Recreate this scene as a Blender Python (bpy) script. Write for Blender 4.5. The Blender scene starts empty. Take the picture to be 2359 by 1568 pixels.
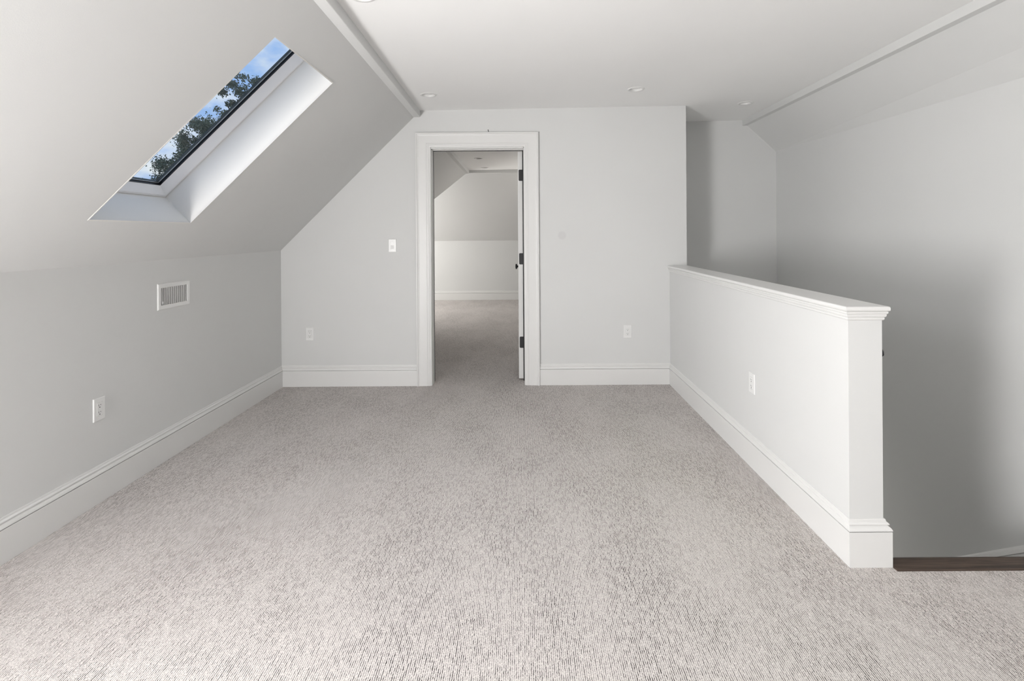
import bpy, bmesh, math, random
from mathutils import Vector, Matrix
import numpy as np

sc = bpy.context.scene
COL = sc.collection

# ------------------------------------------------------------------ camera
cam_d = bpy.data.cameras.new('camera')
cam = bpy.data.objects.new('camera', cam_d)
COL.objects.link(cam)
cam_d.sensor_fit = 'HORIZONTAL'
cam_d.sensor_width = 36.0
cam_d.lens = 1184.0 / 2359.0 * 36.0
cam_d.shift_x = (1179.5 - 1203.0) / 2359.0
cam_d.shift_y = -(784.0 - 540.0) / 2359.0
cam_d.clip_start = 0.02
cam_d.clip_end = 400
cam.matrix_world = Matrix.Translation((0, 0, 1.32)) @ Matrix.Rotation(math.radians(90), 4, 'X') @ Matrix.Rotation(-0.0065, 4, 'Z')
sc.camera = cam

# ------------------------------------------------------------------ colour management
sc.view_settings.view_transform = 'Standard'
sc.view_settings.look = 'None'
sc.view_settings.gamma = 1.0
sc.view_settings.use_curve_mapping = False
sc.view_settings.exposure = 0.0

# ------------------------------------------------------------------ sky: blue with soft white clouds
W = bpy.data.worlds.new('sky'); sc.world = W; W.use_nodes = True
nt = W.node_tree; nt.nodes.clear()
def wn(t, **k):
    n = nt.nodes.new(t)
    for a, b in k.items(): setattr(n, a, b)
    return n
tc = wn('ShaderNodeTexCoord')
mp = wn('ShaderNodeMapping'); mp.inputs['Scale'].default_value = (5.0, 5.0, 11.0); mp.inputs['Location'].default_value = (1.3, 0.4, 0.25)
nz = wn('ShaderNodeTexNoise'); nz.inputs['Scale'].default_value = 1.6; nz.inputs['Detail'].default_value = 5; nz.inputs['Roughness'].default_value = 0.5
cr = wn('ShaderNodeValToRGB')
cr.color_ramp.elements[0].position = 0.47; cr.color_ramp.elements[0].color = (0.33, 0.53, 0.92, 1)
cr.color_ramp.elements[1].position = 0.64; cr.color_ramp.elements[1].color = (0.86, 0.91, 0.97, 1)
bg = wn('ShaderNodeBackground'); bg.inputs['Strength'].default_value = 1.0
wo = wn('ShaderNodeOutputWorld')
nt.links.new(tc.outputs['Generated'], mp.inputs['Vector'])
nt.links.new(mp.outputs['Vector'], nz.inputs['Vector'])
nt.links.new(nz.outputs['Fac'], cr.inputs['Fac'])
nt.links.new(cr.outputs['Color'], bg.inputs['Color'])
nt.links.new(bg.outputs['Background'], wo.inputs['Surface'])

# ------------------------------------------------------------------ lights
def sun(name, d, e, ang, col):
    l = bpy.data.lights.new(name, 'SUN'); l.energy = e; l.angle = math.radians(ang); l.color = col
    o = bpy.data.objects.new(name, l); COL.objects.link(o)
    o.rotation_euler = Vector(d).to_track_quat('-Z', 'Y').to_euler()
def area(name, loc, d, sx, sy, e, col):
    l = bpy.data.lights.new(name, 'AREA'); l.shape = 'RECTANGLE'; l.size = sx; l.size_y = sy; l.energy = e; l.color = col
    o = bpy.data.objects.new(name, l); COL.objects.link(o); o.location = loc
    o.rotation_euler = Vector(d).to_track_quat('-Z', 'Z').to_euler()
sun('hazy_sun', (0.93, 0.02, -0.38), 1.6, 50, (1.0, 0.99, 0.97))                       # bright hazy sky on the skylight side
area('fill_left_high', (-1.38, 0.40, 1.76), (1, 0.35, -0.40), 0.65, 1.0, 22, (1.0, 0.995, 0.985))  # added fill just inside the unseen second skylight
area('fill_left_low', (-2.06, -0.10, 0.85), (1, 0.62, 0.45), 1.2, 0.8, 180, (1.0, 0.99, 0.985))  # added low fill left of the camera, no window is built there
area('fill_rear', (-1.2, -2.85, 1.15), (0.15, 1, 0.25), 1.4, 1.5, 4, (1.0, 0.995, 0.985))    # added fill before the rear wall, behind the camera
area('fill_stairwell', (2.0, 5.12, -1.2), (0, -1, 0.5), 0.8, 0.9, 14, (1.0, 0.98, 0.93))     # added fill that lifts the stairwell from below
area('wing_window_light', (-3.7, 9.0, 1.25), (1, 0, 0.3), 1.2, 1.3, 84, (1.0, 0.98, 0.95))     # window at the end of the far wing
area('fill_far_room', (1.44, 8.0, 1.85), (-1, -0.05, 0.9), 1.2, 0.6, 17, (1.0, 0.95, 0.89))     # added fill for the far room's ceiling and left slope

# ------------------------------------------------------------------ materials
def mat(name, col, rough=0.6, var=0.0, vscale=6.0, bump=0.0, bscale=300.0, metallic=0.0, spec=0.5):
    m = bpy.data.materials.new(name); m.use_nodes = True
    n = m.node_tree.nodes; L = m.node_tree.links
    b = n['Principled BSDF']
    b.inputs['Base Color'].default_value = (*col, 1); b.inputs['Roughness'].default_value = rough
    b.inputs['Metallic'].default_value = metallic
    b.inputs['Specular IOR Level'].default_value = spec
    t = n.new('ShaderNodeTexCoord')
    if var > 0:
        z = n.new('ShaderNodeTexNoise'); z.inputs['Scale'].default_value = vscale; z.inputs['Detail'].default_value = 3
        L.new(t.outputs['Object'], z.inputs['Vector'])
        r = n.new('ShaderNodeValToRGB')
        r.color_ramp.elements[0].position = 0.3; r.color_ramp.elements[0].color = (*[c * (1 - var) for c in col], 1)
        r.color_ramp.elements[1].position = 0.7; r.color_ramp.elements[1].color = (*[min(1, c * (1 + var)) for c in col], 1)
        L.new(z.outputs['Fac'], r.inputs['Fac']); L.new(r.outputs['Color'], b.inputs['Base Color'])
    if bump > 0:
        z = n.new('ShaderNodeTexNoise'); z.inputs['Scale'].default_value = bscale; z.inputs['Detail'].default_value = 2
        L.new(t.outputs['Object'], z.inputs['Vector'])
        bp = n.new('ShaderNodeBump'); bp.inputs['Strength'].default_value = bump; bp.inputs['Distance'].default_value = 0.0005
        L.new(z.outputs['Fac'], bp.inputs['Height']); L.new(bp.outputs['Normal'], b.inputs['Normal'])
    return m
WALLC = (0.705, 0.708, 0.70)
M_wall = mat('wall_paint', WALLC, 0.75, 0.008, 2.0, 0.25, 260, spec=0.25)
M_ceil = mat('ceiling_paint', (0.91, 0.908, 0.90), 0.85, 0.006, 2.0, 0.2, 260, spec=0.2)
M_trim = mat('trim_enamel', (0.77, 0.767, 0.755), 0.38, 0.006, 3.0)
M_reveal = mat('reveal_paint', (0.78, 0.765, 0.735), 0.7, 0.006, 3.0, spec=0.25)
M_frame = mat('window_frame_lacquer', (0.84, 0.84, 0.85), 0.4, 0.004, 4.0)
M_plate = mat('white_plastic', (0.83, 0.83, 0.82), 0.3, 0.004, 20.0)
M_black = mat('black_metal', (0.012, 0.012, 0.014), 0.45, 0.1, 30.0)
M_dark = mat('dark_recess', (0.02, 0.02, 0.02), 0.9, 0.1, 30)
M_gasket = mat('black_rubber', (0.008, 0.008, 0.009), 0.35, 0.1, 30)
M_clad = mat('grey_cladding', (0.055, 0.065, 0.065), 0.5, 0.1, 10)
M_bark = mat('bark', (0.05, 0.04, 0.03), 0.9, 0.3, 6, 0.8, 20)
M_ground = mat('grass_ground', (0.05, 0.08, 0.03), 0.9, 0.3, 0.5)
M_lens = mat('frosted_lens', (0.88, 0.88, 0.87), 0.5, 0.004, 20)
M_steel = mat('screw_steel', (0.45, 0.45, 0.44), 0.4, 0.05, 60, metallic=0.6)
M_duct = mat('duct_metal', (0.10, 0.10, 0.10), 0.6, 0.05, 30)

def wall_spot():      # back wall paint with a small touched-up patch
    m = mat('wall_paint_patched', WALLC, 0.75, 0.008, 2.0, 0.25, 260, spec=0.25)
    n = m.node_tree.nodes; L = m.node_tree.links; b = n['Principled BSDF']
    src = b.inputs['Base Color'].links[0].from_socket
    t = n.new('ShaderNodeTexCoord')
    d = n.new('ShaderNodeVectorMath'); d.operation = 'DISTANCE'; d.inputs[1].default_value = (0.35, 4.515, 1.31)
    L.new(t.outputs['Object'], d.inputs[0])
    r = n.new('ShaderNodeMapRange'); r.inputs['From Min'].default_value = 0.044; r.inputs['From Max'].default_value = 0.026
    r.inputs['To Min'].default_value = 0; r.inputs['To Max'].default_value = 1; r.interpolation_type = 'SMOOTHSTEP'
    L.new(d.outputs['Value'], r.inputs['Value'])
    mx = n.new('ShaderNodeMix'); mx.data_type = 'RGBA'
    L.new(r.outputs['Result'], mx.inputs[0]); L.new(src, mx.inputs[6]); mx.inputs[7].default_value = (0.655, 0.652, 0.648, 1)
    L.new(mx.outputs[2], b.inputs['Base Color'])
    return m
M_wall_back = wall_spot()

def carpet_mat():
    m = bpy.data.materials.new('ribbed_loop_carpet'); m.use_nodes = True
    n = m.node_tree.nodes; L = m.node_tree.links; b = n['Principled BSDF']
    b.inputs['Roughness'].default_value = 0.95; b.inputs['Specular IOR Level'].default_value = 0.1
    def math_(op, a, c=None, clamp=False):
        q = n.new('ShaderNodeMath'); q.operation = op; q.use_clamp = clamp
        for i, v in enumerate((a, c)):
            if v is None: continue
            if isinstance(v, (int, float)): q.inputs[i].default_value = v
            else: L.new(v, q.inputs[i])
        return q.outputs[0]
    def noise(scale_xyz, src, det=2.0, rough=0.5, loc=(0, 0, 0)):
        mpp = n.new('ShaderNodeMapping'); mpp.inputs['Scale'].default_value = scale_xyz; mpp.inputs['Location'].default_value = loc
        L.new(src, mpp.inputs['Vector'])
        z = n.new('ShaderNodeTexNoise'); z.inputs['Scale'].default_value = 1.0; z.inputs['Detail'].default_value = det; z.inputs['Roughness'].default_value = rough
        L.new(mpp.outputs['Vector'], z.inputs['Vector'])
        return z.outputs['Fac']
    def smooth(v, a, c, lo=0.0, hi=1.0):
        r = n.new('ShaderNodeMapRange'); r.interpolation_type = 'SMOOTHSTEP'
        r.inputs['From Min'].default_value = a; r.inputs['From Max'].default_value = c
        r.inputs['To Min'].default_value = lo; r.inputs['To Max'].default_value = hi
        L.new(v, r.inputs['Value']); return r.outputs['Result']
    P = n.new('ShaderNodeTexCoord').outputs['Object']
    sep = n.new('ShaderNodeSeparateXYZ'); L.new(P, sep.inputs[0])
    wig = noise((110, 130, 1), P, 2.0, 0.6)
    wig = math_('MULTIPLY', math_('SUBTRACT', wig, 0.5), 0.0060)
    xx = math_('ADD', sep.outputs[0], wig)
    ph = math_('DIVIDE', xx, PITCH)
    fr = math_('FRACT', ph)
    g = math_('ABSOLUTE', math_('SUBTRACT', fr, 0.5))          # 0.5 at the groove between two ribs
    def groove_open(src_row, ky, lo, hi, seed):
        cx = n.new('ShaderNodeCombineXYZ'); L.new(math_('MULTIPLY', src_row, 7.31), cx.inputs[0]); L.new(math_('MULTIPLY', sep.outputs[1], ky), cx.inputs[1]); cx.inputs[2].default_value = seed
        z1 = n.new('ShaderNodeTexNoise'); z1.inputs['Scale'].default_value = 1.0; z1.inputs['Detail'].default_value = 3.5; z1.inputs['Roughness'].default_value = 0.65
        L.new(cx.outputs[0], z1.inputs['Vector'])
        return smooth(z1.outputs['Fac'], lo, hi)
    openn = groove_open(math_('ROUND', ph), 26.0, 0.44, 0.56, 0.0)
    beads = groove_open(math_('ROUND', ph), 190.0, 0.40, 0.54, 5.0)
    patch = smooth(noise((3.2, 1.6, 1), P, 3.0, 0.6), 0.35, 0.65, 0.72, 1.0)   # brushed areas where the pile closes up
    groove = smooth(g, 0.25, 0.39)
    dark = math_('MULTIPLY', groove, math_('MAXIMUM', openn, math_('MULTIPLY', beads, 0.68)))
    # finer pits between the loops inside one rib
    ph2 = math_('DIVIDE', math_('ADD', xx, 0.0017), PITCH * 0.5)
    g2 = math_('ABSOLUTE', math_('SUBTRACT', math_('FRACT', ph2), 0.5))
    pits = math_('MULTIPLY', smooth(g2, 0.26, 0.46), groove_open(math_('ROUND', ph2), 230.0, 0.50, 0.62, 9.0))
    dk = math_('MULTIPLY', math_('MAXIMUM', dark, math_('MULTIPLY', pits, 0.65)), patch)
    lp = noise((330, 240, 1), P, 1.0, 0.5, (3, 7, 0))
    tone = noise((350, 200, 1), P, 1.0, 0.5)
    mx0 = n.new('ShaderNodeMix'); mx0.data_type = 'RGBA'
    L.new(smooth(tone, 0.3, 0.7), mx0.inputs[0]); mx0.inputs[6].default_value = (*CARPET_A, 1); mx0.inputs[7].default_value = (*CARPET_B, 1)
    mx = n.new('ShaderNodeMix'); mx.data_type = 'RGBA'
    L.new(dk, mx.inputs[0]); L.new(mx0.outputs[2], mx.inputs[6]); mx.inputs[7].default_value = (*CARPET_D, 1)
    L.new(mx.outputs[2], b.inputs['Base Color'])
    h = math_('SUBTRACT', math_('MULTIPLY', lp, 0.35), math_('MULTIPLY', dk, 0.8))
    bp = n.new('ShaderNodeBump'); bp.inputs['Strength'].default_value = 0.5; bp.inputs['Distance'].default_value = 0.0015
    L.new(h, bp.inputs['Height']); L.new(bp.outputs['Normal'], b.inputs['Normal'])
    return m
PITCH = 0.0064
CARPET_A = (0.64, 0.598, 0.572); CARPET_B = (0.79, 0.745, 0.72); CARPET_D = (0.022, 0.018, 0.018)
M_carpet = carpet_mat()

def wood_mat():
    m = bpy.data.materials.new('dark_stained_oak'); m.use_nodes = True
    n = m.node_tree.nodes; L = m.node_tree.links; b = n['Principled BSDF']
    t = n.new('ShaderNodeTexCoord'); mpp = n.new('ShaderNodeMapping'); mpp.inputs['Scale'].default_value = (3, 40, 40)
    L.new(t.outputs['Object'], mpp.inputs['Vector'])
    z = n.new('ShaderNodeTexNoise'); z.inputs['Scale'].default_value = 1.5; z.inputs['Detail'].default_value = 6; z.inputs['Distortion'].default_value = 1.2
    L.new(mpp.outputs['Vector'], z.inputs['Vector'])
    r = n.new('ShaderNodeValToRGB'); r.color_ramp.elements[0].position = 0.35; r.color_ramp.elements[0].color = (0.030, 0.018, 0.012, 1)
    r.color_ramp.elements[1].position = 0.68; r.color_ramp.elements[1].color = (0.095, 0.062, 0.045, 1)
    L.new(z.outputs['Fac'], r.inputs['Fac']); L.new(r.outputs['Color'], b.inputs['Base Color'])
    b.inputs['Roughness'].default_value = 0.5
    return m
M_wood = wood_mat()

def glass_mat():
    m = bpy.data.materials.new('window_glass'); m.use_nodes = True
    n = m.node_tree.nodes; L = m.node_tree.links; n.clear()
    tr = n.new('ShaderNodeBsdfTransparent'); tr.inputs['Color'].default_value = (0.93, 0.96, 0.95, 1)
    gl = n.new('ShaderNodeBsdfGlossy'); gl.inputs['Roughness'].default_value = 0.02
    lw = n.new('ShaderNodeLayerWeight'); lw.inputs['Blend'].default_value = 0.5
    pw = n.new('ShaderNodeMath'); pw.operation = 'POWER'; pw.inputs[1].default_value = 5.0; L.new(lw.outputs['Facing'], pw.inputs[0])
    f = n.new('ShaderNodeMath'); f.operation = 'MULTIPLY_ADD'; f.inputs[1].default_value = 0.90; f.inputs[2].default_value = 0.05; L.new(pw.outputs[0], f.inputs[0])
    mx = n.new('ShaderNodeMixShader'); o = n.new('ShaderNodeOutputMaterial')
    L.new(f.outputs[0], mx.inputs[0]); L.new(tr.outputs[0], mx.inputs[1]); L.new(gl.outputs[0], mx.inputs[2]); L.new(mx.outputs[0], o.inputs['Surface'])
    return m
M_glass = glass_mat()

def leaf_mat():
    m = bpy.data.materials.new('tree_leaf'); m.use_nodes = True
    n = m.node_tree.nodes; L = m.node_tree.links; b = n['Principled BSDF']
    t = n.new('ShaderNodeTexCoord'); z = n.new('ShaderNodeTexNoise'); z.inputs['Scale'].default_value = 2.5
    L.new(t.outputs['Object'], z.inputs['Vector'])
    r = n.new('ShaderNodeValToRGB'); r.color_ramp.elements[0].position = 0.3; r.color_ramp.elements[0].color = (0.07, 0.10, 0.075, 1)
    r.color_ramp.elements[1].position = 0.7; r.color_ramp.elements[1].color = (0.15, 0.19, 0.13, 1)
    L.new(z.outputs['Fac'], r.inputs['Fac']); L.new(r.outputs['Color'], b.inputs['Base Color'])
    b.inputs['Roughness'].default_value = 0.8; b.inputs['Specular IOR Level'].default_value = 0.1
    return m
M_leaf = leaf_mat()

# ------------------------------------------------------------------ mesh helpers
class MB:
    def __init__(s): s.v = []; s.f = []
    def add(s, vs, fs):
        o = len(s.v); s.v += [tuple(v) for v in vs]; s.f += [tuple(i + o for i in f) for f in fs]; return s
    def hexa(s, a, b):           # a, b: two quads (lists of 4 points), joined to a solid
        return s.add(list(a) + list(b), [(0, 1, 2, 3), (7, 6, 5, 4), (0, 4, 5, 1), (1, 5, 6, 2), (2, 6, 7, 3), (3, 7, 4, 0)])
    def box(s, x0, x1, y0, y1, z0, z1):
        return s.hexa([(x0, y0, z0), (x1, y0, z0), (x1, y1, z0), (x0, y1, z0)], [(x0, y0, z1), (x1, y0, z1), (x1, y1, z1), (x0, y1, z1)])
    def bbox(s, x0, x1, y0, y1, z0, z1, b):   # box with its front (z1) edges chamfered by b
        q = lambda i, z: [(x0 + i, y0 + i, z), (x1 - i, y0 + i, z), (x1 - i, y1 - i, z), (x0 + i, y1 - i, z)]
        return s.rings([q(0, z0), q(0, z1 - b), q(b * 0.35, z1 - b * 0.35), q(b, z1)], closed_ends=True)
    def rings(s, rs, closed_ends=False, loop=False):
        n = len(rs[0]); vs = [p for r in rs for p in r]; fs = []
        m = len(rs)
        for i in range(m if loop else m - 1):
            for j in range(n):
                a = i * n + j; b_ = i * n + (j + 1) % n; c = ((i + 1) % m) * n + (j + 1) % n; d = ((i + 1) % m) * n + j
                fs.append((a, b_, c, d))
        if closed_ends and not loop:
            fs.append(tuple(range(n))[::-1]); fs.append(tuple((m - 1) * n + j for j in range(n)))
        return s.add(vs, fs)
    def sweep(s, sections):      # sections: open profiles joined in sequence (profile closed as polygon)
        return s.rings(sections, closed_ends=True)
    def cyl(s, p, q, r, n=16, r2=None):
        p = Vector(p); q = Vector(q); d = (q - p).normalized()
        u = d.orthogonal().normalized(); w = d.cross(u); r2 = r if r2 is None else r2
        A = [p + r * (math.cos(t) * u + math.sin(t) * w) for t in [2 * math.pi * k / n for k in range(n)]]
        B = [q + r2 * (math.cos(t) * u + math.sin(t) * w) for t in [2 * math.pi * k / n for k in range(n)]]
        return s.rings([A, B], closed_ends=True)
    def lathe(s, prof, n=32, o=(0, 0, 0), ax='z', closed=False):     # prof: (r, h)
        rs = []
        for r, h in prof:
            c = []
            for k in range(n):
                t = 2 * math.pi * k / n; a, b = r * math.cos(t), r * math.sin(t)
                c.append({'z': (o[0] + a, o[1] + b, o[2] + h), 'x': (o[0] + h, o[1] + a, o[2] + b), 'y': (o[0] + a, o[1] + h, o[2] + b)}[ax])
            rs.append(c)
        return s.rings(rs, closed_ends=not closed, loop=closed)
    def build(s, name, m, parent=None, smooth=False, mw=None):
        me = bpy.data.meshes.new(name); me.from_pydata([tuple(v) for v in s.v], [], s.f); me.update()
        bm = bmesh.new(); bm.from_mesh(me); bmesh.ops.recalc_face_normals(bm, faces=bm.faces); bm.to_mesh(me); bm.free()
        me.materials.append(m)
        o = bpy.data.objects.new(name, me); COL.objects.link(o)
        if parent: o.parent = parent
        if mw is not None: o.matrix_world = mw
        if smooth:
            for p in me.polygons: p.use_smooth = True
            try: me.set_sharp_from_angle(angle=math.radians(35))
            except Exception: pass
        return o
def struct(o): o['kind'] = 'structure'; return o
def tag(o, label, cat, group=None):
    o['label'] = label; o['category'] = cat
    if group: o['group'] = group
    return o
def empty(name, mw=None):
    o = bpy.data.objects.new(name, None); COL.objects.link(o)
    o.empty_display_size = 0.1
    if mw is not None: o.matrix_world = mw
    return o
def copy_tree(o, parent=None):
    c = o.copy(); COL.objects.link(c)
    if parent: c.parent = parent
    for ch in list(o.children): copy_tree(ch, c)
    return c

def bil(c, u, v):
    p00, p10, p11, p01 = [Vector(p) for p in c]
    return (p00 * (1 - u) + p10 * u) * (1 - v) + (p01 * (1 - u) + p11 * u) * v
def panel(mb, c, t, hole=None):     # slab with inner face c (bilinear quad) and thickness vector t, optional hole (u0,u1,v0,v1)
    t = Vector(t)
    us = [0, 1]; vs = [0, 1]
    if hole: us = [0, hole[0], hole[1], 1]; vs = [0, hole[2], hole[3], 1]
    for i in range(len(us) - 1):
        for j in range(len(vs) - 1):
            if hole and i == 1 and j == 1: continue
            q = [bil(c, us[i], vs[j]), bil(c, us[i + 1], vs[j]), bil(c, us[i + 1], vs[j + 1]), bil(c, us[i], vs[j + 1])]
            mb.hexa(q, [p + t for p in q])
    return mb

# ------------------------------------------------------------------ room dimensions (metres, camera at x=0, y=0)
YR = -3.0                 # wall behind the camera
YB = 4.515                # back wall with the door
YB2 = 4.645               # its far face
XK = lambda y: -2.128 + 0.0015 * y      # left knee wall face
ZK = lambda y: 1.1675 + 0.0056 * y      # its top
XS = lambda y: -0.874 - 0.0163 * y      # foot of the slope at the left beam
XBM = lambda y: -0.816 - 0.0165 * y     # right face of the left beam
ZBM = 2.355
ZC = lambda x: 2.4245 + 0.0127 * x      # ceiling height
XRW = 2.559
ZRW = lambda y: 2.070 + 0.0129 * y
YA = 5.17                 # end of the stairwell recess
XH0, XH1 = 1.293, 1.427   # half wall faces
YN = 2.042                # front end of the half wall
XWE = 1.445               # end of the back wall
YV = 8.70                 # where the far wing's beam runs
YF = 10.44                # far wall
XW = -3.8                 # end of the far wing

# floor
f = MB()
f.box(-2.3, 2.62, YR - 0.1, 2.0, -0.25, 0.0)
f.box(-2.3, 1.452, 2.0, 5.2, -0.25, 0.0)
f.box(-4.0, 2.62, 5.2, 10.6, -0.25, 0.0)
struct(f.build('floor', M_carpet))

# left knee wall with the opening for the air register
VY0, VY1, VZ0, VZ1 = 3.012, 3.246, 0.914, 1.022
def wl(y): return Vector((XK(y), y, 0.0))
c = [wl(YR), wl(YB2), Vector((XK(YB2), YB2, ZK(YB2))), Vector((XK(YR), YR, ZK(YR)))]
hu = lambda y: (y - YR) / (YB2 - YR)
hz = lambda z, y=3.1: z / ZK(y)
w = MB(); panel(w, c, (-0.12, 0, 0), (hu(VY0), hu(VY1), hz(VZ0), hz(VZ1)))
struct(w.build('wall_left', M_wall))

# left slope with the skylight opening
SKX0, SKX1, SKY0, SKY1 = -1.901, -1.081, 2.255, 2.946
YM = 1.0
nrm = Vector((-0.70, 0, 0.715)).normalized()
w = MB(); skies = []
for ya, yb, sy0, sy1 in ((YM, YB2, SKY0, SKY1), (YR, YM, 0.05, 0.74)):
    yy = (sy0 + sy1) / 2
    v0 = (SKX0 - XK(yy)) / (XS(yy) - XK(yy)); v1 = (SKX1 - XK(yy)) / (XS(yy) - XK(yy))
    c = [Vector((XK(ya), ya, ZK(ya))), Vector((XK(yb), yb, ZK(yb))), Vector((XS(yb), yb, ZBM)), Vector((XS(ya), ya, ZBM))]
    u0 = (sy0 - ya) / (yb - ya); u1 = (sy1 - ya) / (yb - ya)
    panel(w, c, nrm * 0.012, (u0, u1, v0, v1))
    skies.append([bil(c, u0, v0), bil(c, u1, v0), bil(c, u1, v1), bil(c, u0, v1)])
struct(w.build('wall_left_slope', M_wall))

# flat ceiling with round cut-outs for the downlights
LIGHTS = [(-0.725, 2.345), (-0.725, 4.010), (0.885, 3.965), (1.946, 4.462), (-0.62, 7.37), (-0.605, 8.40)]
RC = 0.050
def ceiling_sheet(name, poly, holes):
    bm = bmesh.new(); es = []
    def ring(pts):
        vs = [bm.verts.new((x, y, ZC(x))) for x, y in pts]
        for i in range(len(vs)): es.append(bm.edges.new((vs[i], vs[(i + 1) % len(vs)])))
    ring(poly)
    for hx, hy in holes: ring([(hx + RC * math.cos(2 * math.pi * k / 32), hy + RC * math.sin(2 * math.pi * k / 32)) for k in range(32)])
    bmesh.ops.triangle_fill(bm, use_beauty=True, use_dissolve=False, edges=es)
    bmesh.ops.recalc_face_normals(bm, faces=bm.faces)
    # backing slab above
    x0 = min(p[0] for p in poly) - 0.05; x1 = max(p[0] for p in poly) + 0.05; y0 = min(p[1] for p in poly) - 0.05; y1 = max(p[1] for p in poly) + 0.05
    vs = [bm.verts.new(p) for p in ((x0, y0, 2.60), (x1, y0, 2.60), (x1, y1, 2.60), (x0, y1, 2.60))]
    bm.faces.new(vs)
    me = bpy.data.meshes.new(name); bm.to_mesh(me); bm.free(); me.materials.append(M_ceil)
    o = bpy.data.objects.new(name, me); COL.objects.link(o); return struct(o)
ceiling_sheet('ceiling', [(XBM(YR) - 0.05, YR), (2.32, YR), (2.32, YA + 0.02), (XWE, YA + 0.02), (XWE, YB), (XBM(YB) - 0.05, YB)],
              [LIGHTS[0], LIGHTS[1], LIGHTS[2], LIGHTS[3]])
ceiling_sheet('ceiling', [(-1.0, YB2), (1.5, YB2), (1.5, YV + 0.02), (-1.0, YV + 0.02)], [LIGHTS[4], LIGHTS[5]])
r_ = MB(); r_.box(-1.0, 2.8, YR - 0.2, YV + 0.3, 2.601, 2.70)
struct(r_.build('ceiling_attic_deck', M_ceil))

# beams along both sides of the flat ceiling
def beam_left(y0, y1, name):
    b = MB()
    s = lambda y: [(XBM(y), y, ZC(-0.9) + 0.02), (XBM(y), y, ZBM + 0.002), (XBM(y) - 0.003, y, ZBM), (XS(y) - 0.004, y, ZBM), (XS(y) - 0.02, y, ZC(-0.9) + 0.02)]
    b.rings([s(y0), s(y1)], closed_ends=True)
    return struct(b.build(name, M_wall))
beam_left(YR, YB, 'trim_1')
b = MB()
b.hexa([(2.222, YR, 2.40), (2.274, YR, 2.40), (2.274, YA, 2.40), (2.222, YA, 2.40)], [(2.222, YR, 2.48), (2.274, YR, 2.48), (2.274, YA, 2.48), (2.222, YA, 2.48)])
struct(b.build('trim_2', M_wall))

# right slope and right wall
c = [Vector((2.270, YR, 2.402)), Vector((2.270, YA, 2.402)), Vector((XRW, YA, ZRW(YA))), Vector((XRW, YR, ZRW(YR)))]
w = MB(); panel(w, c, (0.12, 0, 0.14)); struct(w.build('wall_right_slope', M_wall))
c = [Vector((XRW, YR, -3.0)), Vector((XRW, YA, -3.0)), Vector((XRW, YA, ZRW(YA) + 0.002)), Vector((XRW, YR, ZRW(YR) + 0.002))]
w = MB(); panel(w, c, (0.12, 0, 0)); struct(w.build('wall_right', M_wall))

# back wall (gable shape, doorway cut out), stairwell return and stairwell end wall
DX0, DX1, DZ = -0.815, 0.027, 2.088      # rough opening behind the jambs
w = MB()
def gable_piece(x0, x1, z0=0.0):
    top = lambda x: min(ZC(x) + 0.10, ZK(YB) + (x - XK(YB)) * (ZBM - ZK(YB)) / (XS(YB) - XK(YB)) + 0.10)
    w.hexa([(x0, YB, z0), (x1, YB, z0), (x1, YB2, z0), (x0, YB2, z0)], [(x0, YB, top(x0)), (x1, YB, top(x1)), (x1, YB2, top(x1)), (x0, YB2, top(x0))])
gable_piece(-2.2, -0.945); gable_piece(-0.945, DX0); gable_piece(DX0, DX1, DZ); gable_piece(DX1, XWE)
struct(w.build('wall_back', M_wall_back))
w = MB(); w.box(XWE - 0.12, XWE, YB2, YA + 0.12, -3.0, 2.56); w.box(XH0 + 0.02, XWE - 0.001, YB + 0.001, YB2, -3.0, -0.001)
struct(w.build('wall_stair_return', M_wall))
w = MB(); w.box(XWE - 0.0, XRW + 0.12, YA, YA + 0.12, -3.0, 2.56); struct(w.build('wall_stair_end', M_wall))
w = MB(); w.box(-2.4, 2.75, YR - 0.12, YR, -0.2, 2.7); struct(w.build('wall_rear', M_wall))
w = MB(); w.box(XH0 + 0.01, 2.60, 1.86, 1.99, -3.0, -0.251); struct(w.build('wall_stair_front', M_wall))
w = MB(); w.box(XWE - 0.15, XRW + 0.1, 1.9, YA + 0.1, -3.1, -2.75); struct(w.build('floor_lower_hall', M_wood))

# half wall
w = MB(); w.box(XH0, XH1, YN, YB + 0.01, -3.0, 1.0)
struct(w.build('wall_half', M_wall))

# half wall cap: moulded board with rounded edges
def cap_section(o, z0):      # rectangle outline grown by o around the half wall top
    zz = lambda y: z0 + 0.0052 * (y - YN)
    return [(XH0 - o, YN - o, zz(YN)), (XH1 + min(o, 0.020), YN - o, zz(YN)), (XH1 + min(o, 0.020), YB, zz(YB)), (XH0 - o, YB, zz(YB))]
m_ = MB()
prof = [(0.0015, 0.9705), (0.004, 0.972), (0.0065, 0.976), (0.0065, 0.980), (0.0050, 0.982), (0.008, 0.984), (0.0105, 0.988), (0.0115, 0.993), (0.0105, 0.9945),
        (0.0125, 0.997), (0.0150, 1.000), (0.0155, 1.006), (0.0130, 1.0075), (0.0130, 1.0085)]
m_.rings([cap_section(o, z) for o, z in prof], closed_ends=True)
cap = m_.build('trim_cap_moulding', M_trim); struct(cap)
m_ = MB()
bull = [(0.0145, 1.0085), (0.0185, 1.0095), (0.0208, 1.0125), (0.0216, 1.0175), (0.0208, 1.0225), (0.0185, 1.026), (0.0145, 1.0275)]
m_.rings([cap_section(o, z) for o, z in bull], closed_ends=True)
struct(m_.build('trim_cap_board', M_trim, smooth=False))

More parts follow.
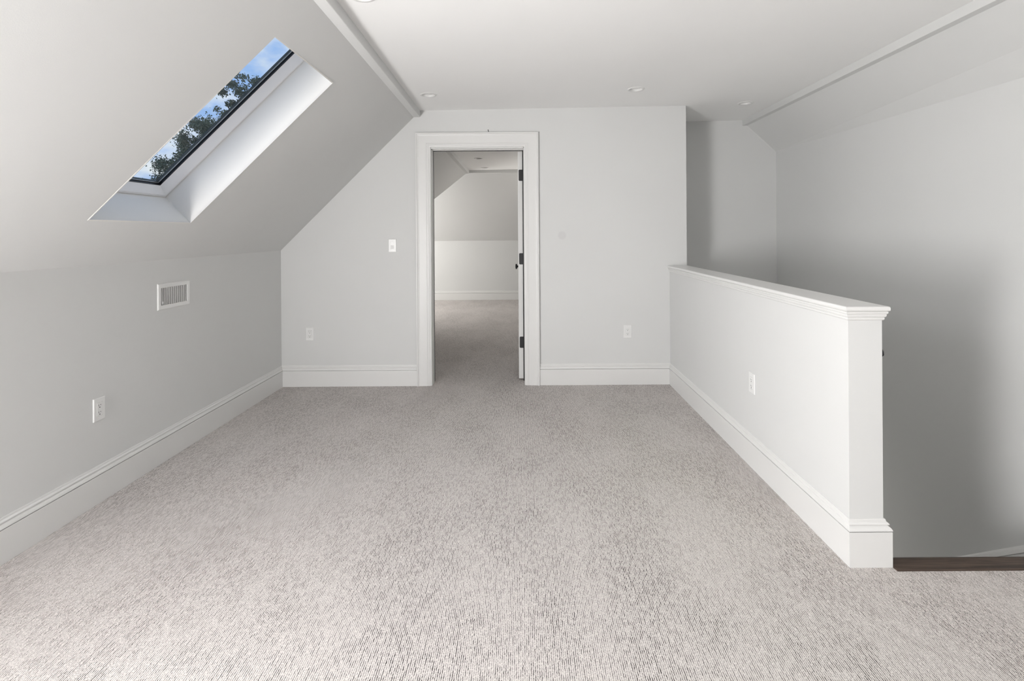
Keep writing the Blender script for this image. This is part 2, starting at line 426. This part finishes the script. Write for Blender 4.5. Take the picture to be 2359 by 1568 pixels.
# ------------------------------------------------------------------ baseboards
BP = [(0, 0.184), (0.0030, 0.184), (0.0046, 0.180), (0.0050, 0.174), (0.0085, 0.1715), (0.0110, 0.1675), (0.0110, 0.1638), (0.0068, 0.1618), (0.0100, 0.1580),
      (0.0140, 0.1530), (0.0168, 0.1465), (0.0172, 0.1422), (0.0060, 0.1418), (0.0060, 0.1384), (0.0160, 0.1380), (0.0165, 0.1355), (0.0165, 0.0), (0, 0.0)]
def baseboard(name, path, zs=1.0, k=1.0, closed_thick=None, kk=None):
    # path: points (x, y) on the wall face; room lies to the right of the travel direction; mitred corners
    n = len(path); secs = []
    pts = [Vector(p) for p in path]
    for i in range(n):
        nrmls = []
        if i > 0: d = (pts[i] - pts[i - 1]).normalized(); nrmls.append((Vector((d.y, -d.x)), i - 1))
        if i < n - 1: d = (pts[i + 1] - pts[i]).normalized(); nrmls.append((Vector((d.y, -d.x)), i))
        def off(t):
            ks = [(kk[s] if kk else k) * t for _, s in nrmls]
            if len(nrmls) == 1: return nrmls[0][0] * ks[0]
            a, b_ = nrmls[0][0], nrmls[1][0]
            det = a.x * b_.y - a.y * b_.x
            return Vector(((ks[0] * b_.y - ks[1] * a.y) / det, (a.x * ks[1] - b_.x * ks[0]) / det))
        secs.append([(pts[i].x + off(t).x, pts[i].y + off(t).y, z * zs) for t, z in BP])
    m = MB(); m.rings(secs, closed_ends=True)
    return struct(m.build(name, M_trim))
CX0, CX1 = -0.929, 0.147            # outer edges of the door casing
baseboard('baseboard_left', [(XK(YR), YR), (XK(YB), YB), (CX0, YB)])
baseboard('baseboard_right', [(CX1, YB), (XH0, YB), (XH0, YN), (XH1, YN), (XH1, YN + 0.055)], kk=[1, 0.75, 1.15, 1.45])
baseboard('baseboard_far', [(XW, YF), (2.5, YF)])

# ------------------------------------------------------------------ door casing, jambs
def u_sweep(mb, x0, x1, zt, prof, y):     # prof: (inset from outer edge, thickness) ; U shape open at the floor
    secs = []
    for kx, kz in (((0), 'b'), ((0), 't'), ((1), 't'), ((1), 'b')):
        s = []
        for i, t in prof:
            X = x0 + i if kx == 0 else x1 - i
            Z = 0.0 if kz == 'b' else zt - i
            s.append((X, y - t, Z))
        secs.append(s)
    mb.rings(secs, closed_ends=True)
CW = 0.128
cprof = [(0, 0), (0, 0.026), (0.003, 0.029), (0.009, 0.029), (0.013, 0.025), (0.0145, 0.0215), (0.020, 0.0205), (0.024, 0.0185), (0.030, 0.0175), (0.091, 0.0165), (0.0935, 0.0130),
         (0.0975, 0.0130), (0.102, 0.0150), (0.110, 0.0150), (0.114, 0.0120), (0.118, 0.0110), (0.124, 0.0105), (CW, 0.0080), (CW, 0)]
m_ = MB(); u_sweep(m_, CX0, CX1, 2.217, cprof, YB)
struct(m_.build('trim_door_casing', M_trim))
JX0, JX1, JZ = -0.798, 0.0145, 2.078
m_ = MB()
for a, b_ in (((DX0, JX0), (0, DZ)), ((JX1, DX1), (0, DZ)), ((DX0, DX1), (JZ, DZ))):
    m_.box(a[0], a[1], YB - 0.003, YB2 + 0.003, b_[0], b_[1])
struct(m_.build('trim_door_jamb', M_trim))
m_ = MB()      # door stop strips
m_.box(JX0, JX0 + 0.004, YB + 0.035, YB + 0.075, 0, JZ); m_.box(JX0, JX1 - 0.0, YB + 0.035, YB + 0.075, JZ - 0.006, JZ)
struct(m_.build('trim_door_stop', M_trim))
m_ = MB()      # black strips standing in for the shade in the gaps around the opening
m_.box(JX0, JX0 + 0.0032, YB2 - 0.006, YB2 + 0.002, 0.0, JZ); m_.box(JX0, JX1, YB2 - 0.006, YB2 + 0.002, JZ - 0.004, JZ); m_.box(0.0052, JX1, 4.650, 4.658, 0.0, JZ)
struct(m_.build('door_gap_shade', M_gasket))
m_ = MB(); mir = [(i, -t) for i, t in cprof]; u_sweep(m_, CX0, CX1, 2.217, mir, YB2)
struct(m_.build('trim_door_casing_far_side', M_trim))

# ------------------------------------------------------------------ open door (swung into the far room)
dm = Matrix.Translation((0.0045, 4.662, 0)) @ Matrix.Rotation(math.radians(-0.3), 4, 'Z')
door = struct(empty('door_1', dm))
# local: hinge line at x=0, slab from x=-0.0405..-0.0, running along +y
dsl = MB()
T = 0.042; DW = 0.806; DH0, DH1 = 0.016, 2.07
def slab_ring(x, i): return [(x, i, DH0 + i), (x, DW - i, DH0 + i), (x, DW - i, DH1 - i), (x, i, DH1 - i)]
dsl.rings([slab_ring(-T, 0.0012), slab_ring(-T + 0.0012, 0), slab_ring(-0.0012, 0), slab_ring(0, 0.0012)], closed_ends=True)
dsl.build('door_slab', M_trim, door)
for hz_ in (1.857, 1.100, 0.344):
    h = MB()
    pts = []
    for cyx, cz, a0 in ((-0.0245, 0.042, 90), (-0.0245, -0.042, 180)):
        for k in range(6):
            t = math.radians(a0 + 90 * k / 5); pts.append((cyx + 0.009 * math.cos(t), cz + 0.009 * math.sin(t)))
    pts = pts + [(0.002, -0.051), (0.002, 0.051)]
    h.rings([[(x, -0.0022, hz_ + z) for x, z in pts], [(x, 0.001, hz_ + z) for x, z in pts]], closed_ends=True)
    ho = h.build('hinge', M_black, door)
    k_ = MB(); k_.cyl((0.0065, 0.0, hz_ - 0.052), (0.0065, 0.0, hz_ + 0.052), 0.0052, 12); k_.build('hinge_pin', M_black, ho, smooth=True)
    s_ = MB()
    for dz in (-0.03, 0.0, 0.03): s_.cyl((-0.018 if dz else -0.012, -0.0026, hz_ + dz), (-0.018 if dz else -0.012, -0.0018, hz_ + dz), 0.0032, 10)
    s_.build('screw', M_gasket, ho)
for sgn in (-1, 1):
    k_ = MB(); x0 = -T if sgn < 0 else 0.0
    pr = [(0.030, 0.0), (0.030, 0.003), (0.026, 0.006), (0.011, 0.008), (0.009, 0.014), (0.010, 0.019), (0.020, 0.0225), (0.0275, 0.028), (0.029, 0.034), (0.026, 0.040), (0.015, 0.044), (0.002, 0.045)]
    k_.lathe([(r * 0.98, sgn * h * 0.92) for r, h in pr], 28, (x0, DW - 0.065, 0.985), 'x'); k_.build('knob', M_black, door, smooth=True)

# small black nail left in the wall above the casing
m_ = MB(); m_.cyl((-0.290, YB + 0.002, 2.222), (-0.293, YB - 0.016, 2.236), 0.0022, 8); m_.cyl((-0.293, YB - 0.016, 2.236), (-0.293, YB - 0.0175, 2.2372), 0.0042, 10)
tag(m_.build('nail', M_black), 'tiny black nail sticking out just above the door casing', 'nail')

# ------------------------------------------------------------------ skylight
def skylight(sky_c, wname):
    A_ = (sky_c[0] + sky_c[1] + sky_c[2] + sky_c[3]) / 4
    ey = (sky_c[1] - sky_c[0]).normalized(); eu = ((sky_c[3] - sky_c[0]) + (sky_c[2] - sky_c[1])).normalized()
    en = eu.cross(ey).normalized()
    if en.z < 0: en = -en
    ey = en.cross(eu).normalized()       # local x = along slope (up), y = along room, z = outwards
    smw = Matrix(((eu.x, ey.x, en.x, A_.x), (eu.y, ey.y, en.y, A_.y), (eu.z, ey.z, en.z, A_.z), (0, 0, 0, 1)))
    win = struct(empty(wname, smw))
    inv = smw.inverted()
    lc = [inv @ p for p in sky_c]
    hx = (abs(lc[0].x) + abs(lc[2].x)) / 2; hy = (abs(lc[0].y) + abs(lc[2].y)) / 2
    def rect(i, z):
        xt = hx - i + 0.42 * max(z, 0)      # the head of the shaft flares upwards
        return [(-hx + i, -hy + i, z), (xt, -hy + i, z), (xt, hy - i, z), (-hx + i, hy - i, z)]
    m_ = MB(); m_.rings([rect(0.0, 0.004), rect(0.0, 0.235), rect(-0.008, 0.235), rect(-0.008, 0.004)], loop=True)
    m_.rings([rect(-0.0, -0.0015), rect(-0.0, 0.006), rect(-0.006, 0.006), rect(-0.006, -0.0015)], loop=True)
    m_.build('shaft_lining', M_reveal, win)
    m_ = MB()
    m_.rings([rect(i, z) for i, z in [(0.0025, 0.203), (0.0115, 0.203), (0.0125, 0.206), (0.0140, 0.206), (0.0150, 0.204), (0.044, 0.2445), (0.046, 0.2465), (0.046, 0.266), (-0.012, 0.268), (-0.012, 0.240), (0.0025, 0.240)]], loop=True)
    m_.build('sash_frame', M_frame, win)
    m_ = MB(); m_.rings([rect(i, z) for i, z in [(0.0455, 0.2465), (0.0500, 0.2480), (0.0500, 0.2530), (0.0480, 0.2535), (0.0480, 0.2550), (0.0520, 0.2560), (0.0520, 0.2640), (0.0455, 0.2640)]], loop=True)
    m_.build('gasket', M_gasket, win)
    m_ = MB(); m_.rings([rect(i, z) for i, z in [(0.0522, 0.2600), (0.0550, 0.2600), (0.0550, 0.2640), (0.0522, 0.2640)]], loop=True)
    m_.build('spacer_bar', M_steel, win)
    m_ = MB(); m_.add(rect(0.047, 0.2645), [(0, 1, 2, 3)])
    m_.build('pane', M_glass, win)
    m_ = MB(); m_.rings([rect(i, z) for i, z in [(0.044, 0.2665), (0.0565, 0.2665), (0.0575, 0.276), (-0.03, 0.286), (-0.06, 0.262), (-0.02, 0.2665)]], loop=True)
    m_.build('outer_cladding', M_clad, win)
skylight(skies[0], 'window_1'); skylight(skies[1], 'window_added')  # the second one is out of view, added to let in more light

# ------------------------------------------------------------------ downlights
def make_downlight(label, grp, x, y):
    r = empty('recessed_light', Matrix.Translation((x, y, ZC(x))) @ Matrix.Rotation(-0.0127, 4, 'Y'))
    tag(r, label, 'ceiling light', grp)
    m = MB(); m.lathe([(0.0495, 0.001), (0.066, 0.001), (0.0665, -0.001), (0.064, -0.0035), (0.056, -0.0055), (0.050, -0.0045), (0.0485, -0.001), (0.0475, 0.030), (0.0495, 0.030)], 40, closed=True)
    m.build('trim_ring', M_trim, r, smooth=True)
    m = MB(); m.lathe([(0.0472, 0.015), (0.042, 0.011), (0.025, 0.0085), (0.001, 0.008)], 40); m.build('lens', M_lens, r, smooth=True)
    m = MB(); m.lathe([(0.049, 0.031), (0.049, 0.12), (0.001, 0.12)], 24); m.build('housing', M_steel, r)
    return r
GL = 'recessed lights of the ceiling'
dl = make_downlight('round white recessed light cut by the top edge of the photo, beside the left beam', GL, *LIGHTS[0])
labs = ['round white recessed light near the back wall, beside the left beam', 'round white recessed light in the ceiling in front of the wall right of the door',
        'round white recessed light over the stairwell, beside the right beam', 'round white recessed light in the far room, the nearer one seen through the doorway',
        'faint round recessed light in the far room, the farther one seen through the doorway']
for (x, y), lb in zip(LIGHTS[1:6], labs):
    c_ = copy_tree(dl); c_.matrix_world = Matrix.Translation((x, y, ZC(x))) @ Matrix.Rotation(-0.0127, 4, 'Y'); c_['label'] = lb

# ------------------------------------------------------------------ wall plates
def frame_at(p, out, slope=0.0):
    p = Vector(p)
    if out == 'x+': u, n_ = Vector((0, 1, 0)), Vector((1, 0, 0))
    elif out == 'x-': u, n_ = Vector((0, -1, 0)), Vector((-1, 0, 0))
    else: u, n_ = Vector((1, 0, 0)), Vector((0, -1, 0))
    v = Vector((0, 0, 1))
    return Matrix(((u.x, v.x, n_.x, p.x), (u.y, v.y, n_.y, p.y), (u.z, v.z, n_.z, p.z), (0, 0, 0, 1)))
def cover_plate(root):
    W2, H2 = 0.035, 0.057
    m = MB()
    def q(w, h, z): return [(-w, -h, z), (w, -h, z), (w, h, z), (-w, h, z)]
    m.rings([q(W2, H2, 0.0003), q(W2, H2, 0.0030), q(W2 - 0.0012, H2 - 0.0012, 0.0048), q(W2 - 0.0035, H2 - 0.0035, 0.0058), q(0.0170, 0.0338, 0.0058), q(0.0170, 0.0338, 0.0003)], loop=True)
    m.build('cover_plate', M_plate, root)
    for s in (-1, 1):
        k = MB(); k.cyl((0, s * 0.0475, 0.0050), (0, s * 0.0475, 0.0063), 0.0028, 14); k.build('screw', M_plate, root)
def make_outlet(mw, label):
    r = empty('wall_outlet', mw); tag(r, label, 'wall outlet', 'wall outlets')
    cover_plate(r)
    m = MB(); m.bbox(-0.0163, 0.0163, -0.0331, 0.0331, 0.0004, 0.0064, 0.0012); m.build('receptacle', M_plate, r)
    for s in (0.0155, -0.0195):
        for dx, hh in ((-0.0062, 0.0042), (0.0062, 0.0034)):
            k = MB(); k.box(dx - 0.0011, dx + 0.0011, s + 0.0045 - hh, s + 0.0045 + hh, 0.0060, 0.00665); k.build('slot', M_clad, r)
        k = MB(); k.cyl((0, s - 0.0065, 0.0060), (0, s - 0.0065, 0.0068), 0.0027, 14); k.build('ground_hole', M_dark, r)
    return r
o1 = make_outlet(frame_at((XK(2.57), 2.570, 0.462), 'x+'), 'white wall outlet low on the left wall, nearest the camera')
for mw, lb in ((frame_at((-1.870, YB, 0.459), 'y-'), 'white wall outlet on the back wall left of the doorway'),
               (frame_at((0.920, YB, 0.463), 'y-'), 'white wall outlet on the back wall right of the doorway'),
               (frame_at((XH0, 2.900, 0.474), 'x-'), 'white wall outlet on the half wall above its baseboard')):
    c_ = copy_tree(o1); c_.matrix_world = mw; c_['label'] = lb
sw = empty('light_switch', frame_at((-1.140, YB, 1.231), 'y-')); tag(sw, 'white rocker light switch on the back wall left of the door', 'light switch')
cover_plate(sw)
m_ = MB(); m_.rings([[(-0.0168, -0.0335, 0.0048), (0.0168, -0.0335, 0.0048), (0.0168, 0.0335, 0.0048), (-0.0168, 0.0335, 0.0048)],
                     [(-0.0140, -0.0310, 0.0030), (0.0140, -0.0310, 0.0030), (0.0140, 0.0310, 0.0030), (-0.0140, 0.0310, 0.0030)]], closed_ends=True)
m_.build('switch_frame', M_plate, sw)
m_ = MB(); q = [(-0.0305, 0.0090), (0.004, 0.0052), (0.0305, 0.0062), (0.0305, 0.003), (-0.0305, 0.003)]
m_.rings([[(-0.0122, y, z) for y, z in q], [(0.0122, y, z) for y, z in q]], closed_ends=True); m_.build('rocker', M_plate, sw)

# ------------------------------------------------------------------ air register
vc = Vector((XK(3.13), (VY0 + VY1) / 2, (VZ0 + VZ1) / 2))
vent = empty('air_register', frame_at(vc, 'x+')); tag(vent, 'white metal air register with vertical louvres high on the left knee wall', 'vent')
VW, VH = 0.144, 0.0775; ow, oh = (VY1 - VY0) / 2, (VZ1 - VZ0) / 2
def q(w, h, z): return [(-w, -h, z), (w, -h, z), (w, h, z), (-w, h, z)]
m_ = MB(); m_.rings([q(VW, VH, 0.0003), q(VW, VH, 0.0020), q(VW - 0.004, VH - 0.004, 0.0062), q(VW - 0.008, VH - 0.008, 0.0070), q(0.1165, 0.0525, 0.0058), q(0.1150, 0.0510, 0.0040), q(0.1150, 0.0510, -0.002), q(VW - 0.01, VH - 0.01, 0.0003)], loop=True)
m_.build('face_plate', M_plate, vent)
for k in range(12):
    x = -0.1150 + 0.230 * (k + 0.75) / 12.5
    m = MB(); m.hexa([(x - 0.0012, -0.051, 0.0045), (x + 0.0012, -0.051, 0.0045), (x + 0.0012, 0.051, 0.0045), (x - 0.0012, 0.051, 0.0045)],
                     [(x - 0.0012, -0.051, -0.0065), (x + 0.0012, -0.051, -0.0065), (x + 0.0012, 0.051, -0.0065), (x - 0.0012, 0.051, -0.0065)]); m.build('louvre', M_plate, vent)
for y in (-0.017, 0.017):
    m = MB(); m.box(-0.115, 0.115, y - 0.001, y + 0.001, -0.012, -0.008); m.build('cross_bar', M_plate, vent)
m_ = MB(); m_.rings([q(ow, oh, 0.0), q(ow, oh, -0.10)], closed_ends=False); m_.add(q(ow, oh, -0.10), [(0, 1, 2, 3)]); m_.build('duct', M_duct, vent)
for s in (-1, 1):
    k = MB(); k.cyl((s * 0.130, 0, 0.0060), (s * 0.130, 0, 0.0078), 0.003, 12); k.build('screw', M_plate, vent)
m_ = MB(); m_.box(-0.108, -0.103, -0.042, -0.030, 0.0025, 0.0085); m_.build('damper_lever', M_plate, vent)

# ------------------------------------------------------------------ staircase going down behind the half wall
st = empty('staircase', Matrix.Translation((2.0, 2.04, 0.0))); tag(st, 'stair flight going down behind the half wall, dark wood nosing at carpet level', 'stairs')
def stp(mb, name, m): o = mb.build(name, m, st); o.matrix_parent_inverse = st.matrix_world.inverted(); return o
m_ = MB(); sx0, sx1 = 1.4525, XRW - 0.001
sec = [(2.0, -0.03), (2.0, 0.004), (2.004, 0.006), (2.072, 0.006), (2.082, 0.003), (2.087, -0.006), (2.086, -0.018), (2.078, -0.026), (2.060, -0.030)]
m_.rings([[(sx0, y, z) for y, z in sec], [(sx1, y, z) for y, z in sec]], closed_ends=True); stp(m_, 'nosing', M_wood)
rise, run = 0.192, 0.249
XS1 = lambda y: 1.4275 if y < YB2 - 0.30 else XWE + 0.001
for k in range(12):
    y0 = 2.060 + run * k
    z1 = -0.030 if k == 0 else -rise * k - 0.0
    m_ = MB(); m_.box(XS1(y0), sx1, y0, y0 + 0.018, -rise * (k + 1), z1 - (0.0 if k == 0 else 0.028)); stp(m_, 'riser', M_trim)
    m_ = MB(); zt = -rise * (k + 1); ya, yb = y0 + 0.018, y0 + run + 0.028
    sec = [(ya, zt - 0.027), (ya, zt), (yb - 0.006, zt), (yb, zt - 0.007), (yb, zt - 0.020), (yb - 0.006, zt - 0.027)]
    m_.rings([[(XS1(yb), y, z) for y, z in sec], [(sx1, y, z) for y, z in sec]], closed_ends=True); stp(m_, 'tread', M_wood)
# sloping skirt board on the right wall
m_ = MB(); SL = -0.772
def skirt_sec(y): 
    zt = 0.124 + SL * (y - 2.10)
    return [(XRW + 0.001, y, zt), (XRW - 0.006, y, zt), (XRW - 0.010, y, zt - 0.012), (XRW - 0.020, y, zt - 0.020), (XRW - 0.022, y, zt - 0.040), (XRW - 0.016, y, zt - 0.044), (XRW - 0.018, y, zt - 0.050), (XRW - 0.018, y, zt - 0.45), (XRW + 0.001, y, zt - 0.45)]
m_.rings([skirt_sec(2.092), skirt_sec(5.16)], closed_ends=True)
struct(m_.build('trim_stair_skirt', M_trim))
baseboard('baseboard_stair_head', [(XRW, 2.09), (XRW, YR)])

# handrail on the stair side of the half wall
hr = empty('handrail', Matrix.Translation((1.462, 2.10, 0.83))); tag(hr, 'black metal handrail on the stair side of the half wall, only its end showing', 'handrail')
def hp(mb, name): o = mb.build(name, M_black, hr, smooth=True); o.matrix_parent_inverse = hr.matrix_world.inverted(); return o
m_ = MB(); p0 = Vector((1.460, 2.103, 0.827)); p1 = p0 + Vector((0, 2.6, 2.6 * SL)); m_.cyl(p0, p1, 0.0165, 16); hp(m_, 'rail')
m_ = MB(); m_.lathe([(0.001, -0.008), (0.012, -0.006), (0.0175, 0.0), (0.0175, 0.006), (0.001, 0.008)], 20, p0, 'y'); hp(m_, 'end_cap')
for t in (0.02, 1.2, 2.4):
    pc = p0 + Vector((0, t, t * SL)); m_ = MB(); m_.cyl(pc - Vector((0, 0, 0.014)), pc + Vector((0.006, 0, -0.034)), 0.0055, 10); m_.cyl(pc + Vector((0.006, 0, -0.032)), pc + Vector((-0.033, 0, -0.046)), 0.0055, 10)
    m_.cyl(pc + Vector((-0.0335, 0, -0.046)), pc + Vector((-0.027, 0, -0.046)), 0.022, 18); hp(m_, 'bracket')

# ------------------------------------------------------------------ far room seen through the doorway
XKF = -2.118; YKN = 7.54
XSF = -0.946; XBF = -0.893
# left knee wall and slope, up to the valley where the cross wing opens
w = MB(); w.box(XKF - 0.12, XKF, YB2, YKN, 0, 1.19); struct(w.build('wall_far_room_left', M_wall))
w = MB(); a = [Vector((XKF, YB2, 1.19)), Vector((XKF, YKN, 1.19)), Vector((XSF, YV, ZBM)), Vector((XSF, YB2, ZBM))]
w.hexa(a, [p + Vector((-0.03, -0.002, 0.03)) for p in a]); struct(w.build('wall_far_room_left_slope', M_wall))
b = MB(); b.box(XSF - 0.02, XBF, YB2, YV + 0.0, ZBM, 2.47); struct(b.build('trim_far_room_beam', M_wall))
# wing: near knee wall, near slope, far slope, far wall, end wall, cross beam
w = MB(); w.box(XW, XKF - 0.001, YKN - 0.12, YKN, 0, 1.19); struct(w.build('wall_wing_near', M_wall))
w = MB(); a = [Vector((XW, YKN, 1.19)), Vector((XKF, YKN, 1.19)), Vector((XSF, YV, ZBM)), Vector((XW, YV, ZBM))]
w.hexa(a, [p + Vector((0.0, -0.03, 0.03)) for p in a]); struct(w.build('wall_wing_near_slope', M_wall))
w = MB(); a = [Vector((XW, YF, 1.200)), Vector((2.0, YF, 1.200)), Vector((2.0, YV + 0.06, 2.368)), Vector((XW, YV + 0.06, 2.368))]
w.hexa(a, [p + Vector((0.0, 0.1, 0.1)) for p in a]); struct(w.build('wall_far_slope', M_wall))
w = MB(); w.box(XW - 0.1, 2.6, YF, YF + 0.12, 0, 1.30); struct(w.build('wall_far', M_wall))
w = MB(); w.box(XW - 0.12, XW, YKN - 0.2, YF + 0.1, 0, 2.7); struct(w.build('wall_wing_end', M_wall))
b = MB(); b.box(XW, 1.6, YV, YV + 0.07, 2.366, 2.60); struct(b.build('trim_far_cross_beam', M_wall))
w = MB(); w.box(1.50, 1.62, YA + 0.125, YF + 0.1, 0, 2.7); w.box(XWE + 0.0, 1.62, YA + 0.121, YA + 0.2, 0, 2.7); struct(w.build('wall_far_room_right', M_wall))

# ------------------------------------------------------------------ outdoors: ground and trees beyond the skylight
g = MB(); g.add([(-150, -20, -6), (150, -20, -6), (150, 200, -6), (-150, 200, -6)], [(0, 1, 2, 3)]); struct(g.build('ground', M_ground))
def tree(label, trunk, lobes, n_leaf, seed, leaf=0.044):
    rnd = np.random.default_rng(seed)
    r = empty('tree', Matrix.Translation(trunk)); tag(r, label, 'tree', 'trees seen through the skylight')
    T0 = Vector(trunk); top = Vector(lobes[0][:3])
    m = MB(); mid = T0.lerp(top, 0.5) + Vector((0.3, 0.1, 0)); m.cyl(T0, mid, 0.28, 12, 0.18); m.cyl(mid, top, 0.18, 12, 0.05)
    o = m.build('trunk', M_bark, r, smooth=True); o.matrix_parent_inverse = r.matrix_world.inverted()
    for lb in lobes[1:]:
        m = MB(); e = Vector(lb[:3]); s = mid.lerp(top, 0.3 + 0.6 * rnd.random()); k = s.lerp(e, 0.5) + Vector((0, 0, 0.25))
        m.cyl(s, k, 0.06, 8, 0.04); m.cyl(k, e, 0.04, 8, 0.015)
        o = m.build('branch', M_bark, r, smooth=True); o.matrix_parent_inverse = r.matrix_world.inverted()
    vol = np.array([l[3] ** 2 for l in lobes]); cnt = (vol / vol.sum() * n_leaf).astype(int)
    V = []
    for lb, c_ in zip(lobes, cnt):
        nsub = max(7, int(lb[3] * 30))
        d = rnd.normal(size=(nsub, 3)); d /= np.linalg.norm(d, axis=1)[:, None]
        subs = np.array(lb[:3]) + d * (lb[3] * rnd.random(nsub)[:, None] ** 0.4)
        idx = rnd.integers(0, nsub, c_)
        p = subs[idx] + rnd.normal(size=(c_, 3)) * min(lb[3], 0.6) * 0.15
        a = rnd.normal(size=(c_, 3)); a /= np.linalg.norm(a, axis=1)[:, None]
        b_ = rnd.normal(size=(c_, 3)); b_ -= (a * b_).sum(1)[:, None] * a; b_ /= np.linalg.norm(b_, axis=1)[:, None]
        s = leaf * (0.6 + 0.8 * rnd.random(c_))[:, None]
        V.append(np.stack([p - a * s * 0.6, p - a * s * 0.05 + b_ * s * 0.42, p + a * s * 0.6, p - a * s * 0.05 - b_ * s * 0.42], 1))
    V = np.concatenate(V).reshape(-1, 3); n4 = len(V) // 4
    me = bpy.data.meshes.new('foliage'); me.from_pydata(V.tolist(), [], np.arange(n4 * 4).reshape(-1, 4).tolist()); me.materials.append(M_leaf)
    o = bpy.data.objects.new('foliage', me); COL.objects.link(o); o.parent = r; o.matrix_parent_inverse = r.matrix_world.inverted(); o['kind'] = 'stuff'
# lobes: x, y, z, radius
tree('leafy tree with a ragged outline against the blue sky, upper one in the skylight', (-6.6, 14.6, -6),
     [(-6.90, 14.2, 4.9, 0.75), (-7.55, 14.0, 5.35, 0.42), (-8.05, 14.0, 4.95, 0.36), (-7.35, 14.0, 4.80, 0.42), (-7.85, 13.9, 4.45, 0.30), (-7.3, 14.2, 5.30, 0.42), (-6.4, 14.8, 5.5, 0.7), (-6.0, 14.5, 4.6, 0.8)], 17000, 3)
tree('dense dark green tree in the lower half of the skylight', (-9.4, 15.2, -6),
     [(-9.1, 15.2, 3.8, 0.95), (-9.0, 15.0, 4.45, 0.55), (-9.45, 15.0, 4.1, 0.60), (-9.9, 15.0, 3.65, 0.62), (-8.6, 15.0, 4.35, 0.36), (-8.6, 15.2, 3.7, 0.6), (-10.2, 15.0, 3.1, 0.62), (-9.6, 15.0, 2.9, 0.75), (-8.9, 15.3, 2.9, 0.8), (-10.0, 15.2, 2.3, 0.9)], 44000, 5)
tree('low green tree in the bottom corner of the skylight', (-13.2, 18.5, -6),
     [(-13.0, 18.5, 2.4, 0.9), (-13.6, 18.2, 2.9, 0.5), (-12.6, 18.2, 2.2, 0.8), (-14.0, 18.4, 2.2, 0.9), (-11.8, 18.4, 2.0, 0.9), (-12.4, 18.4, 1.2, 1.2)], 22000, 8)
